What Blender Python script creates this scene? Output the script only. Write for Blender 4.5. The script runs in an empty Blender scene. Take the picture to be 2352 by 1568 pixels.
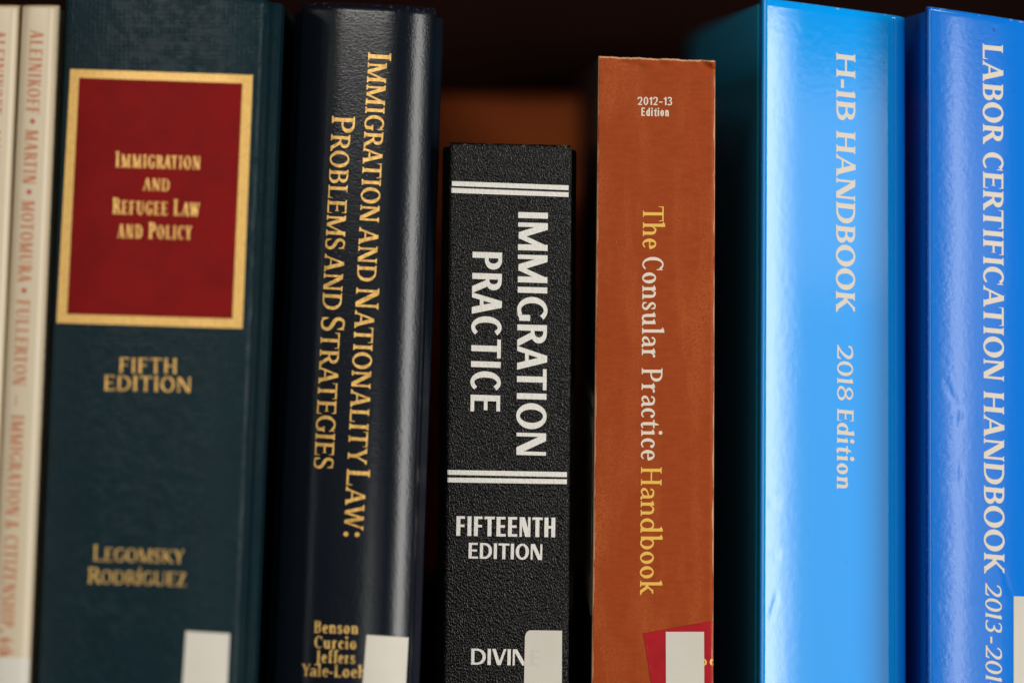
import bpy, bmesh, math, random
import numpy as np
from mathutils import Vector
from mathutils.geometry import delaunay_2d_cdt

random.seed(7)
rng = np.random.default_rng(7)
scene = bpy.context.scene
C = scene.collection

# ------------------------------------------------------------------ camera, world, lights, exposure
S = 1e-4            # metres per photo pixel (2352 px wide) on the plane of the spines
CD = 0.60           # camera distance to that plane
EYE = 360.0         # picture row of the eye level
cam_d = bpy.data.cameras.new('camera')
cam = bpy.data.objects.new('camera', cam_d)
C.objects.link(cam)
cam.location = (0, -CD, 0)
cam.rotation_euler = (math.radians(90), 0, 0)
cam_d.sensor_width = 36.0
cam_d.lens = 36.0 * CD / (2352 * S)
cam_d.shift_y = -(784 - EYE) / 2352
cam_d.clip_start = 0.01
cam_d.clip_end = 50
cam_d.dof.use_dof = True
cam_d.dof.focus_distance = CD + 0.0005
cam_d.dof.aperture_fstop = 4.2
cam_d.dof.aperture_blades = 0
scene.camera = cam

world = bpy.data.worlds.new('World')
scene.world = world
world.use_nodes = True
world.node_tree.nodes['Background'].inputs[0].default_value = (0.75, 0.85, 1.0, 1)
world.node_tree.nodes['Background'].inputs[1].default_value = 0.02

scene.view_settings.view_transform = 'Standard'
scene.view_settings.look = 'None'
scene.view_settings.gamma = 1
scene.view_settings.exposure = 0
scene.view_settings.use_curve_mapping = False
scene.cycles.use_denoising = True
scene.cycles.max_bounces = 6


def area(name, loc, target, sx, sy, radiance, col):
    d = bpy.data.lights.new(name, 'AREA')
    d.shape = 'RECTANGLE'
    d.size, d.size_y = sx, sy
    d.energy = radiance * math.pi * sx * sy     # Lambertian panel: power = pi * L * area
    d.color = col
    o = bpy.data.objects.new(name, d)
    C.objects.link(o)
    o.location = loc
    v = Vector(target) - Vector(loc)
    o.rotation_euler = v.to_track_quat('-Z', 'Y').to_euler()
    return o


# windows and lamps of the reading room plus added lights, all on the camera's side of the shelf
area('window_strip', (0.225, -1.55, -0.22), (0.05, 0, -0.22), 0.085, 0.70, 7.0, (1.0, 0.99, 0.96))
area('added_gradient_strip', (0.292, -1.54, -0.22), (0.05, 0, -0.22), 0.05, 0.68, 2.8, (1.0, 0.99, 0.96))  # added strip that softens the window strip's reflection into a gradient
area('window_pane_upper', (0.50, -1.50, -0.025), (0.05, 0, -0.024), 0.36, 0.19, 1.2, (1.0, 0.99, 0.96))
area('window_pane_lower', (0.50, -1.50, -0.36), (0.05, 0, -0.33), 0.36, 0.46, 0.75, (1.0, 0.99, 0.96))
area('side_window', (1.05, -0.62, -0.02), (0.0, 0, -0.06), 0.34, 0.95, 12.5, (1.0, 0.98, 0.94))
area('ceiling_tube', (-0.16, -1.25, 0.62), (0.0, 0.1, 0.0), 0.75, 0.03, 108.0, (1.0, 0.94, 0.86))
area('left_fill', (-1.25, -0.95, 0.0), (0.0, 0, 0.0), 1.1, 1.0, 1.5, (1.0, 0.98, 0.95))  # added fill, brightens the covers that face left

# ------------------------------------------------------------------ materials


def mat(name, base, rough=0.5, spec=0.5, coat=0.0, coat_rough=0.1, metal=0.0, bumps=(), var=None,
        wear=None, speck=None, coat_ior=1.5, rough_var=None):
    m = bpy.data.materials.new(name)
    m.use_nodes = True
    nt = m.node_tree
    N, L = nt.nodes, nt.links
    b = N['Principled BSDF']
    b.inputs['Roughness'].default_value = rough
    b.inputs['Specular IOR Level'].default_value = spec
    b.inputs['Coat Weight'].default_value = coat
    b.inputs['Coat Roughness'].default_value = coat_rough
    b.inputs['Metallic'].default_value = metal
    b.inputs['Coat IOR'].default_value = coat_ior
    tc = N.new('ShaderNodeTexCoord')

    def vec(scale):
        mp = N.new('ShaderNodeMapping')
        mp.inputs['Scale'].default_value = scale if isinstance(scale, tuple) else (scale,) * 3
        L.new(tc.outputs['Object'], mp.inputs['Vector'])
        return mp.outputs[0]

    def noise(scale, detail=3, rgh=0.55, dist=0.0):
        n = N.new('ShaderNodeTexNoise')
        n.inputs['Scale'].default_value = 1
        n.inputs['Detail'].default_value = detail
        n.inputs['Roughness'].default_value = rgh
        n.inputs['Distortion'].default_value = dist
        L.new(vec(scale), n.inputs['Vector'])
        return n.outputs['Fac']

    def ramp(sock, a, c):
        r = N.new('ShaderNodeMapRange')
        r.inputs['From Min'].default_value = a
        r.inputs['From Max'].default_value = c
        L.new(sock, r.inputs['Value'])
        return r.outputs[0]

    def mix(fac, a, c):
        x = N.new('ShaderNodeMix')
        x.data_type = 'RGBA'
        L.new(fac, x.inputs['Factor'])
        for i, v in ((6, a), (7, c)):
            if isinstance(v, tuple):
                x.inputs[i].default_value = (*v, 1)
            else:
                L.new(v, x.inputs[i])
        return x.outputs[2]

    def mth(op, a, c):
        x = N.new('ShaderNodeMath')
        x.operation = op
        for i, v in ((0, a), (1, c)):
            if isinstance(v, (int, float)):
                x.inputs[i].default_value = v
            else:
                L.new(v, x.inputs[i])
        return x.outputs[0]

    col = None
    cur = tuple(base)
    if var:                                     # [(scale, colour, lo, hi)]
        for sc, c2, lo, hi in var:
            cur = mix(ramp(noise(sc, 4), lo, hi), cur, tuple(c2))
    if speck:                                   # dust and scuffs: (scale, colour, threshold)
        sc, c2, th = speck
        cur = mix(ramp(noise(sc, 2), th, th + 0.04), cur, tuple(c2))
    if wear:                                    # rubbed edges: (colour, amount, scale)
        c2, amt, sc = wear
        at = N.new('ShaderNodeAttribute')
        at.attribute_name = 'edge'
        nz = noise(sc, 4, 0.7)
        f = mth('MULTIPLY', at.outputs['Fac'], nz)
        cur = mix(ramp(f, 0.62 - amt, 0.74 - amt), cur, tuple(c2))
    if isinstance(cur, tuple):
        b.inputs['Base Color'].default_value = (*cur, 1)
    else:
        L.new(cur, b.inputs['Base Color'])
    if rough_var:
        sc, r0, r1 = rough_var
        mr = N.new('ShaderNodeMapRange')
        mr.inputs['From Min'].default_value = 0.3
        mr.inputs['From Max'].default_value = 0.7
        mr.inputs['To Min'].default_value = r0
        mr.inputs['To Max'].default_value = r1
        L.new(noise(sc, 4), mr.inputs['Value'])
        L.new(mr.outputs[0], b.inputs['Roughness'])
    prev = None
    for kind, sc, dist, st in bumps:
        if kind == 'noise':
            h = noise(sc, 3)
        elif kind == 'fine':
            h = noise(sc, 1)
        elif kind == 'leather':
            v = N.new('ShaderNodeTexVoronoi')
            v.feature = 'SMOOTH_F1'
            v.inputs['Scale'].default_value = 1
            v.inputs['Smoothness'].default_value = 0.6
            # slightly warped cells
            w = N.new('ShaderNodeTexNoise')
            w.inputs['Scale'].default_value = 700
            L.new(tc.outputs['Object'], w.inputs['Vector'])
            vm = N.new('ShaderNodeVectorMath')
            vm.operation = 'SCALE'
            vm.inputs['Scale'].default_value = 0.45
            L.new(w.outputs['Color'], vm.inputs[0])
            va = N.new('ShaderNodeVectorMath')
            va.operation = 'ADD'
            L.new(vec(sc), va.inputs[0])
            L.new(vm.outputs[0], va.inputs[1])
            L.new(va.outputs[0], v.inputs['Vector'])
            h = v.outputs['Distance']
        elif kind == 'weave':
            sx = vec((sc, sc, sc))
            outs = []
            for ax in ('X', 'Z'):
                wv = N.new('ShaderNodeTexWave')
                wv.wave_type = 'BANDS'
                wv.bands_direction = ax
                wv.inputs['Scale'].default_value = 1
                wv.inputs['Distortion'].default_value = 4.5
                wv.inputs['Detail'].default_value = 2.5
                wv.inputs['Detail Scale'].default_value = 0.35
                L.new(sx, wv.inputs['Vector'])
                outs.append(wv.outputs['Fac'])
            h = mth('MAXIMUM', outs[0], outs[1])
            h = mth('MULTIPLY', h, mth('MULTIPLY', ramp(noise(420, 3), 0.38, 0.72), ramp(noise((25, 25, 16), 2), 0.25, 0.75)))
        bp = N.new('ShaderNodeBump')
        bp.inputs['Distance'].default_value = dist
        bp.inputs['Strength'].default_value = st
        L.new(h, bp.inputs['Height'])
        if prev:
            L.new(prev, bp.inputs['Normal'])
        prev = bp.outputs[0]
    if prev:
        L.new(prev, b.inputs['Normal'])
        L.new(prev, b.inputs['Coat Normal'])
    return m


M = {}
M['cream'] = mat('cream_card', (0.56, 0.475, 0.33), 0.42, 0.5, coat=0.25, coat_rough=0.3,
                 bumps=[('noise', 220, 0.0002, 0.3)], var=[((60, 60, 14), (0.56, 0.45, 0.29), 0.4, 0.7)],
                 wear=((0.40, 0.28, 0.14), 0.12, 700))
M['cream_ink'] = mat('orange_ink', (0.42, 0.145, 0.065), 0.5, var=[(900, (0.52, 0.20, 0.09), 0.4, 0.7)])
M['cream_dot'] = mat('red_ink', (0.42, 0.06, 0.03), 0.5)
M['paper'] = mat('page_paper', (0.62, 0.55, 0.42), 0.8, 0.2, bumps=[('noise', (3000, 30, 30), 0.0003, 0.6)])
M['teal'] = mat('teal_buckram', (0.0024, 0.0165, 0.0225), 0.36, 0.14, coat=0.0, coat_rough=0.35,
                bumps=[('weave', 310, 0.00034, 0.7), ('noise', 2600, 0.00003, 0.5)],
                var=[(150, (0.0025, 0.014, 0.020), 0.4, 0.7)], wear=((0.04, 0.12, 0.16), 0.05, 900))
M['red_panel'] = mat('red_panel', (0.205, 0.0045, 0.0045), 0.55, 0.08, bumps=[('noise', 900, 0.0001, 0.5)],
                     var=[(120, (0.165, 0.004, 0.004), 0.4, 0.7)])
M['gold'] = mat('gold_foil', (0.78, 0.48, 0.13), 0.40, 0.5, metal=0.2, bumps=[('noise', 1500, 0.0001, 0.5)],
                var=[((1800, 1800, 900), (0.66, 0.39, 0.10), 0.4, 0.65)])
M['gold_ink'] = mat('gold_lettering', (0.82, 0.50, 0.13), 0.36, 0.5, metal=0.25,
                    var=[(1100, (0.50, 0.26, 0.05), 0.4, 0.68)], bumps=[('noise', 1500, 0.00012, 0.6)])
M['gold_worn'] = mat('worn_gold_lettering', (0.70, 0.44, 0.12), 0.42, 0.5, metal=0.2,
                     var=[(900, (0.34, 0.20, 0.05), 0.4, 0.7)])
M['navy'] = mat('navy_cloth', (0.0035, 0.0062, 0.011), 0.21, 0.33, coat=0.0, coat_rough=0.25,
                bumps=[('noise', (420, 420, 260), 0.00010, 0.3), ('noise', 1700, 0.00006, 0.55), ('fine', 2600, 0.00004, 0.5)],
                wear=((0.03, 0.045, 0.06), 0.05, 900))
M['black'] = mat('black_leatherette', (0.0035, 0.0035, 0.0033), 0.30, 0.24,
                 bumps=[('leather', (3200, 3200, 1850), 0.00028, 1.0)],
                 wear=((0.16, 0.13, 0.08), 0.08, 900))
M['silver_ink'] = mat('white_foil', (0.80, 0.78, 0.72), 0.42, 0.5,
                      bumps=[('leather', (2700, 2700, 1500), 0.00012, 0.6)], var=[(1200, (0.70, 0.67, 0.61), 0.4, 0.7)])
M['brown'] = mat('brown_printed_card', (0.335, 0.057, 0.010), 0.5, 0.10, coat=0.0, coat_rough=0.35,
                 bumps=[('noise', 1200, 0.00008, 0.5), ('noise', 90, 0.0003, 0.2)],
                 var=[((260, 260, 900), (0.29, 0.047, 0.009), 0.42, 0.66), ((120, 120, 30), (0.40, 0.090, 0.022), 0.48, 0.7),
                      ((2400, 2400, 2400), (0.30, 0.050, 0.009), 0.5, 0.6)],
                 speck=(1500, (0.40, 0.20, 0.11), 0.74), wear=((0.60, 0.33, 0.18), 0.30, (900, 900, 120)))
M['brown_back'] = mat('shaded_back_cover', (0.018, 0.010, 0.007), 0.5)  # unlit left side: its shade is put into this near-black brown
M['grey_print'] = mat('grey_photo_print', (0.62, 0.56, 0.48), 0.5, var=[((500, 500, 120), (0.35, 0.31, 0.27), 0.4, 0.6)])
M['dark_print'] = mat('dark_photo_print', (0.03, 0.027, 0.024), 0.5)
M['yellow_ink'] = mat('yellow_ink', (0.80, 0.48, 0.08), 0.5)
M['white_ink'] = mat('cream_ink', (0.74, 0.66, 0.53), 0.5)
M['label'] = mat('label_paper', (0.63, 0.60, 0.52), 0.55, 0.3, bumps=[('noise', 900, 0.00006, 0.4)],
                 var=[(70, (0.60, 0.56, 0.48), 0.4, 0.7)], wear=((0.50, 0.45, 0.36), 0.0, 500))
M['ghost_ink'] = mat('ink_under_label', (0.585, 0.55, 0.47), 0.55, 0.4)
M['red_sticker'] = mat('red_sticker', (0.40, 0.010, 0.016), 0.45, 0.15, var=[(300, (0.33, 0.008, 0.013), 0.4, 0.7)],
                       speck=(700, (0.40, 0.08, 0.07), 0.70))
M['sky'] = mat('sky_blue_laminate', (0.000, 0.36, 1.0), 0.5, 0.0, coat=1.0, coat_ior=1.85, coat_rough=0.08,
               bumps=[('noise', (70, 70, 30), 0.00025, 0.05), ('noise', 500, 0.00004, 0.30)],
               wear=((0.35, 0.55, 0.75), 0.0, 700), speck=(900, (0.01, 0.12, 0.42), 0.76))
M['sky_back'] = mat('shaded_blue_laminate', (0.005, 0.26, 0.45), 0.45, 0.25, coat=0.5, coat_rough=0.15)  # blue laminate darkened to teal, the left side's shade put into the colour
M['shaded_wood'] = mat('shade_darkened_wood', (0.022, 0.005, 0.002), 0.6, 0.1, bumps=[('noise', (20, 60, 500), 0.0002, 0.4)])  # shade on the upper back panel is put into this dark colour
M['royal'] = mat('royal_blue_laminate', (0.000, 0.185, 0.74), 0.5, 0.0, coat=0.85, coat_ior=1.8, coat_rough=0.17,
                 bumps=[('noise', (90, 90, 40), 0.00040, 0.14), ('noise', 900, 0.00005, 0.5)],
                 wear=((0.30, 0.42, 0.62), 0.08, 700), speck=(800, (0.02, 0.06, 0.30), 0.74))
M['sky_ink'] = mat('cream_white_ink', (0.72, 0.66, 0.56), 0.45, 0.4, coat=0.5, coat_rough=0.1)
M['pale_blue_ink'] = mat('pale_blue_ink', (0.03, 0.34, 0.80), 0.45, 0.4)
M['wood'] = mat('brown_wood', (0.30, 0.062, 0.009), 0.6, 0.1,
                var=[((6, 60, 160), (0.22, 0.044, 0.007), 0.42, 0.62)], bumps=[('noise', (20, 60, 500), 0.0002, 0.4)])

# ------------------------------------------------------------------ mesh helpers


def empty(name, loc, label, cat, group=None):
    o = bpy.data.objects.new(name, None)
    C.objects.link(o)
    o.empty_display_size = 0.02
    o.location = loc
    o['label'] = label
    o['category'] = cat
    if group:
        o['group'] = group
    return o


def obj(name, verts, faces, m, parent=None, root=None, smooth=False, label=None, edge=None, bevel=0.0):
    """verts are in world space; root is the Empty whose location they are stored relative to"""
    me = bpy.data.meshes.new(name)
    V = np.asarray(verts, dtype=float)
    if root is not None:
        V = V - np.array(root.location)
    me.from_pydata([tuple(v) for v in V], [], [tuple(f) for f in faces])
    me.validate()
    me.materials.append(m)
    if smooth:
        me.polygons.foreach_set('use_smooth', [True] * len(me.polygons))
    if edge is not None:
        a = me.attributes.new('edge', 'FLOAT', 'POINT')
        a.data.foreach_set('value', np.asarray(edge, dtype=np.float32))
    me.update()
    o = bpy.data.objects.new(name, me)
    C.objects.link(o)
    if parent is not None:
        o.parent = parent
    if label:
        o['label'] = label
    if bevel:
        md = o.modifiers.new('bevel', 'BEVEL')
        md.width = bevel
        md.segments = 2
        md.limit_method = 'ANGLE'
        md.angle_limit = math.radians(50)
    return o


def fix_normals(o):
    bm = bmesh.new()
    bm.from_mesh(o.data)
    bmesh.ops.recalc_face_normals(bm, faces=bm.faces)
    bm.to_mesh(o.data)
    bm.free()


def box(x0, x1, y0, y1, z0, z1):
    v = [(x, y, z) for z in (z0, z1) for y in (y0, y1) for x in (x0, x1)]
    f = [(0, 2, 3, 1), (4, 5, 7, 6), (0, 1, 5, 4), (2, 6, 7, 3), (0, 4, 6, 2), (1, 3, 7, 5)]
    return v, f


# ------------------------------------------------------------------ lettering: outline glyphs drawn from strokes


class Font:
    def __init__(s, w=0.16, t=0.07, serif=0.07, h=0.05, br=0.05, xh=0.66, asc=1.06, sc=0.8, track=0.0):
        s.w, s.t, s.s, s.h, s.br, s.xh, s.asc, s.sc, s.track = w, t, serif, h, br, xh, asc, sc, track
        s.xs = 1.0
        s.cache = {}


def ell(cx, cy, rx, ry, a0, a1, n=28, p=2.0):
    out = []
    for i in range(n + 1):
        a = math.radians(a0 + (a1 - a0) * i / n)
        c, s_ = math.cos(a), math.sin(a)
        out.append((cx + rx * math.copysign(abs(c) ** (2 / p), c), cy + ry * math.copysign(abs(s_) ** (2 / p), s_)))
    return out


def catmull(pts, ws, n=8):
    P = [pts[0]] + list(pts) + [pts[-1]]
    W = [ws[0]] + list(ws) + [ws[-1]]
    out, wo = [], []
    for i in range(1, len(P) - 2):
        for k in range(n):
            t = k / n
            r = []
            for d in (0, 1):
                a, b, c, e = P[i - 1][d], P[i][d], P[i + 1][d], P[i + 2][d]
                r.append(0.5 * (2 * b + (c - a) * t + (2 * a - 5 * b + 4 * c - e) * t * t + (3 * b - a - 3 * c + e) * t ** 3))
            out.append(tuple(r))
            wo.append(W[i] + (W[i + 1] - W[i]) * t)
    out.append(pts[-1])
    wo.append(ws[-1])
    return out, wo


def brush(pts, ws):
    n = len(pts)
    Lf, Rt = [], []
    for i in range(n):
        a, b = pts[max(0, i - 1)], pts[min(n - 1, i + 1)]
        dx, dy = b[0] - a[0], b[1] - a[1]
        l = math.hypot(dx, dy) or 1
        nx, ny = -dy / l, dx / l
        h = ws[i] / 2
        Lf.append((pts[i][0] + nx * h, pts[i][1] + ny * h))
        Rt.append((pts[i][0] - nx * h, pts[i][1] - ny * h))
    return Lf + Rt[::-1]


class G:
    """collects the outlines of one glyph"""

    def __init__(s, F):
        s.F = F
        s.pos = []          # (outer, hole or None)

    def poly(s, p, hole=None):
        s.pos.append((p, hole))

    def rect(s, x0, y0, x1, y1):
        s.poly([(x0, y0), (x1, y0), (x1, y1), (x0, y1)])

    def foot(s, xl, xr, y, up, L=1.0, R=1.0):
        """bracketed serif at the end of a stem xl..xr; up=+1 for a foot, -1 for a head serif"""
        F = s.F
        if F.s <= 0:
            return
        a, h, br = F.s, F.h * up, F.br * up
        l, r = xl - a * L, xr + a * R
        p = [(l, y), (r, y), (r, y + h)]
        if R:
            p += [(xr + a * R * 0.45, y + h + br * 0.15), (xr + a * R * 0.12, y + h + br * 0.5)]
        p += [(xr, y + h + br), (xl, y + h + br)]
        if L:
            p += [(xl - a * L * 0.12, y + h + br * 0.5), (xl - a * L * 0.45, y + h + br * 0.15)]
        p += [(l, y + h)]
        s.poly(p)

    def stem(s, x, y0=0.0, y1=1.0, w=None, b=(1, 1), t=(1, 1)):
        """x = left edge"""
        w = s.F.w if w is None else w
        s.rect(x, y0, x + w, y1)
        if b:
            s.foot(x, x + w, y0, 1, *b)
        if t:
            s.foot(x, x + w, y1, -1, *t)

    def flag(s, x, y, w=None):
        """slanted head serif of lower-case stems"""
        F = s.F
        w = F.w if w is None else w
        if F.s > 0:
            a = F.s * 1.25
            s.poly([(x + w, y + 0.015), (x + w, y - 0.22), (x, y - 0.20), (x - a * 0.25, y - 0.115), (x - a, y - 0.085), (x - a, y - 0.055)])

    def diag(s, xb, yb, xt, yt, w):
        """stroke with horizontal cuts, xb/xt = centres"""
        s.poly([(xb - w / 2, yb), (xb + w / 2, yb), (xt + w / 2, yt), (xt - w / 2, yt)])

    def bowl(s, x0, yb, yt, xr, w=None, t=None, flat=0.35):
        F = s.F
        w = F.w if w is None else w
        t = F.t if t is None else t
        xm = x0 + (xr - x0) * flat
        cy, ry = (yb + yt) / 2, (yt - yb) / 2
        o = [(x0, yt)] + ell(xm, cy, xr - xm, ry, 90, -90, 24, 2.15) + [(x0, yb)]
        i = [(x0, yb + t)] + ell(xm, cy, xr - xm - w, ry - t, -90, 90, 24, 2.1) + [(x0, yt - t)]
        s.poly(o + i)

    def ring(s, cx, cy, rx, ry, w=None, t=None, stress=0.0):
        F = s.F
        w = F.w * 1.06 if w is None else w
        t = F.t if t is None else t
        o = ell(cx, cy, rx, ry, 0, 360, 44)[:-1]
        i = ell(cx, cy, rx - w, ry - t, 0, 360, 44)[:-1]
        if stress:
            i = [(cx + (x - cx) - stress * (y - cy), y) for x, y in i]
        s.poly(o, i)

    def stroke(s, pts, ws, n=8):
        p, w = catmull(pts, ws, n)
        s.poly(brush(p, w))

    def arc(s, cx, cy, rx, ry, a0, a1, w=None, t=None, end=None, n=36):
        """elliptic arc, thick where it runs vertically"""
        F = s.F
        w = F.w * 1.05 if w is None else w
        t = F.t if t is None else t
        pts, ws = [], []
        for i in range(n + 1):
            a = math.radians(a0 + (a1 - a0) * i / n)
            k = abs(math.cos(a)) ** 1.6
            ww = t + (w - t) * k
            if end is not None and i / n > 0.8:
                ww += (end - ww) * (i / n - 0.8) / 0.2
            pts.append((cx + (rx - ww / 2) * math.cos(a), cy + (ry - ww / 2) * math.sin(a)))
            ws.append(ww)
        s.poly(brush(pts, ws))


OV = 0.015


def beak(g, x, y, d, F, k=1.0):
    """end of an arm: pointed vertical serif at x, from y going d"""
    if F.s > 0:
        a = F.s * 0.62 * k
        g.poly([(x, y), (x, y + d), (x - a * 0.35, y + d), (x - a * 1.5, y)])


def glyph(F, ch):
    """returns (pieces, left bearing edge, right edge)"""
    g = G(F)
    w, t, s, X = F.w, F.t, F.s, F.xs
    san = s <= 0
    q = s if s > 0 else 0
    sb = 0.055 if not san else 0.075     # side bearing
    rb = sb
    lb = sb
    if ch in 'I':
        g.stem(q)
        W = w + 2 * q
    elif ch in 'HN':
        if ch == 'H':
            W = 0.74 * X + 2 * q
            g.stem(q)
            g.stem(W - q - w)
            g.rect(q + w * 0.5, 0.5 - t * 0.45, W - q - w * 0.5, 0.5 + t * 0.55)
        else:
            W = 0.74 * X + 2 * q
            tn = t * 1.25 if not san else w * 0.62
            g.stem(q, w=tn, t=(1, 0) if not san else None)
            g.stem(W - q - tn, w=tn, b=None)
            dw = w * 1.28
            g.diag(W - q - dw / 2, -0.0, q + dw / 2 - (0.02 if not san else 0), 1.0, dw)
    elif ch == 'M':
        W = 0.92 * X + 2 * q
        tn = t * 1.25 if not san else w * 0.72
        g.stem(q, w=tn, t=(1, 0) if not san else None)
        g.stem(W - q - w, w=w, t=(0, 1) if not san else None)
        cx = (q + tn + W - q - w) / 2
        dw = w * 1.12
        g.diag(cx, 0.02, q + dw * 0.5, 1.0, dw)
        g.diag(cx, 0.02, W - q - w * 0.35, 1.0, max(t * 1.15, dw * 0.5) if not san else dw * 0.8)
    elif ch in 'EFL':
        W = {'E': 0.54, 'F': 0.51, 'L': 0.52}[ch] * X + q + w * 0.35
        g.stem(q, b=(1, 1 if ch == 'F' else 0), t=(1, 1 if ch == 'L' else 0))
        if ch in 'EF':
            xt = W - 0.03 * X
            g.rect(q, 1 - t, xt, 1)
            beak(g, xt, 1, -0.24, F)
            xm = q + w + (W - q - w) * (0.72 if not san else 0.85)
            g.rect(q, 0.5 - t * 0.4, xm, 0.5 + t * 0.6)
            if not san:
                g.poly([(xm, 0.37), (xm, 0.64), (xm - q * 0.5, 0.5 + t * .5), (xm - q * 0.5, 0.5 - t * .4)])
        if ch in 'EL':
            g.rect(q, 0, W, t)
            beak(g, W, 0, 0.27, F, 1.15)
        rb *= 0.8
    elif ch == 'T':
        W = 0.70 * X + q
        cx = W / 2
        g.stem(cx - w / 2, t=None)
        g.rect(0, 1 - t, W, 1)
        if not san:
            beak(g, W, 1, -0.25, F)
            a = q * 0.62
            g.poly([(0, 1), (a * 1.5, 1), (a * 0.35, 0.75), (0, 0.75)])
        lb = rb = sb * 0.55
    elif ch == 'A':
        W = 0.78 * X + 2 * q
        xl, xr = q + t * 0.6, W - q - w * 0.55
        ax = W / 2 + 0.01
        tn = t * 1.15 if not san else w * 0.8
        g.diag(xl, 0, ax - w * 0.12, 1.0, tn * 1.05)
        g.diag(xr, 0, ax, 1.015, w * 1.14)
        ym = 0.33
        f = ym
        g.rect(xl + (ax - xl) * f, ym - t * 0.5, xr + (ax - xr) * f, ym + t * 0.5)
        g.foot(xl - tn / 2, xl + tn / 2, 0, 1, 0.95, 0.8)
        g.foot(xr - w * .55, xr + w * .55, 0, 1, 0.7, 0.85)
        lb = rb = sb * 0.25
    elif ch in 'VWY':
        tn = t * 1.15 if not san else w * 0.8
        if ch == 'V':
            W = 0.76 * X + 2 * q
            xl, xr, bx = q + w * .55, W - q - t * .6, W / 2
            g.diag(bx, 0, xl, 1, w * 1.14)
            g.diag(bx + w * 0.1, 0, xr, 1, tn)
            tops = [(xl, w), (xr, tn)]
        elif ch == 'W':
            W = 1.12 * X + 2 * q
            xs = [q + w * .55, W * 0.32, W * 0.5 + .02, W * 0.68, W - q - t * .6]
            g.diag(xs[1], 0, xs[0], 1, w * 1.1)
            g.diag(xs[1] + w * .1, 0, xs[2], 1, tn)
            g.diag(xs[3], 0, xs[2], 1, w * 1.1)
            g.diag(xs[3] + w * .1, 0, xs[4], 1, tn)
            tops = [(xs[0], w), (xs[4], tn)]
        else:
            W = 0.72 * X + 2 * q
            xl, xr, bx = q + w * .55, W - q - t * .6, W / 2
            g.diag(bx, 0.42, xl, 1, w * 1.12)
            g.diag(bx + w * .12, 0.42, xr, 1, tn)
            g.stem(bx - w / 2, 0, 0.47, t=None)
            tops = [(xl, w), (xr, tn)]
        for x, ww in tops:
            g.foot(x - ww / 2, x + ww / 2, 1, -1, 0.9, 0.75)
        lb = rb = sb * 0.25
    elif ch in 'KR':
        if ch == 'K':
            W = 0.70 * X + 2 * q
            g.stem(q)
            tn = t * 1.2 if not san else w * .85
            g.diag(q + w * 0.9, 0.42, W - q - t - 0.03 * X, 1, tn * 1.3)
            g.foot(W - q - t * 1.6 - 0.03 * X, W - q - t * .4 - 0.03 * X, 1, -1, .9, .8)
            xb = W - q - w * .5 + (0.02 if not san else 0)
            g.diag(xb, 0, q + w * 1.25, 0.60, w * 1.2)
            g.foot(xb - w * .55, xb + w * .55, 0, 1, .7, .9)
        else:
            W = 0.64 * X + q + w * .3
            g.stem(q, t=(1, 0))
            xr = W - 0.09 * X
            g.bowl(q + w * .5, 0.455, 1.0, xr, flat=0.3)
            xb = W - w * .4 + (0.02 if not san else 0)
            g.diag(xb, 0, q + w + (xr - q - w) * .38, 0.49, w * 1.18)
            g.foot(xb - w * .55, xb + w * .55, 0, 1, .5, .7)
        rb = sb * 0.3
    elif ch in 'PBD':
        g.stem(q, t=(1, 0), b=(1, 1) if ch == 'P' else (1, 0))
        if ch == 'P':
            W = 0.56 * X + q + w * .35
            g.bowl(q + w * .5, 0.42, 1.0, W, flat=0.3)
        elif ch == 'B':
            W = 0.58 * X + q + w * .35
            g.bowl(q + w * .5, 0.485, 1.0, W - 0.05 * X, flat=0.34)
            g.bowl(q + w * .5, 0.0, 0.485 + t, W, flat=0.34)
        else:
            W = 0.74 * X + q + w * .2
            g.bowl(q + w * .5, 0, 1.0, W, flat=0.28)
        rb = sb * .8
    elif ch in 'OQ':
        W = 0.82 * X + w * .2
        g.ring(W / 2, .5, W / 2, .5 + OV, stress=0.06 if not san else 0)
        lb = rb = sb * .75
    elif ch in 'CG':
        W = (0.72 if ch == 'C' else 0.78) * X + w * .1
        cx = W * 0.55
        g.arc(cx, .5, cx, .5 + OV, 48, 312 if ch == 'C' else 296, t=t * 1.05, end=t * 1.0 if not san else t * 1.1)
        if not san:
            xe = cx + cx * math.cos(math.radians(44)) + 0.015
            g.poly([(xe, 0.68), (xe - 0.035, 0.68), (xe - q * .9, 0.83), (xe - q * .7, .93), (xe - 0.02, 0.99), (xe, 0.99)])
        if ch == 'G':
            xg = W - w - (q * .5)
            g.rect(xg, 0.06 if san else 0.07, xg + w, 0.43)
            g.foot(xg, xg + w, 0.45, -1, 0.9, 0.8)
            pe = cx + (cx - t / 2) * math.cos(math.radians(296))
            g.poly([(pe - .02, -OV + 0.008), (xg + w * .6, 0.06), (xg + w, 0.12), (xg, 0.16), (pe, t + 0.02)])
        lb = sb * .75
        rb = sb * .7
    elif ch == 'S':
        W = 0.56 * X + w * .1
        p = [(.87, .79), (.74, .93), (.50, 1.0 - t * .35), (.25, .93), (.125, .75), (.24, .595), (.5, .5), (.77, .395), (.88, .235), (.77, .075), (.5, t * .35), (.24, .05), (.1, .21)]
        ww = [t, t, t, w * .7, w * .9, w * .95, w * 1.0, w * .95, w * .9, w * .7, t, t, t]
        g.stroke([(x * W, y) for x, y in p], ww)
        if not san:
            g.poly([(.84 * W, .70), (.9 * W, .70), (.9 * W, .995), (.86 * W, .995), (.74 * W, .93)])
            g.poly([(.12 * W, .30), (.06 * W, .30), (.06 * W, .005), (.1 * W, .005), (.24 * W, .07)])
    elif ch == 'U':
        W = 0.72 * X + 2 * q
        tn = t * 1.25 if not san else w
        x2 = W - q - tn
        g.rect(q, .32, q + w, 1)
        g.rect(x2, .32, x2 + tn, 1)
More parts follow.
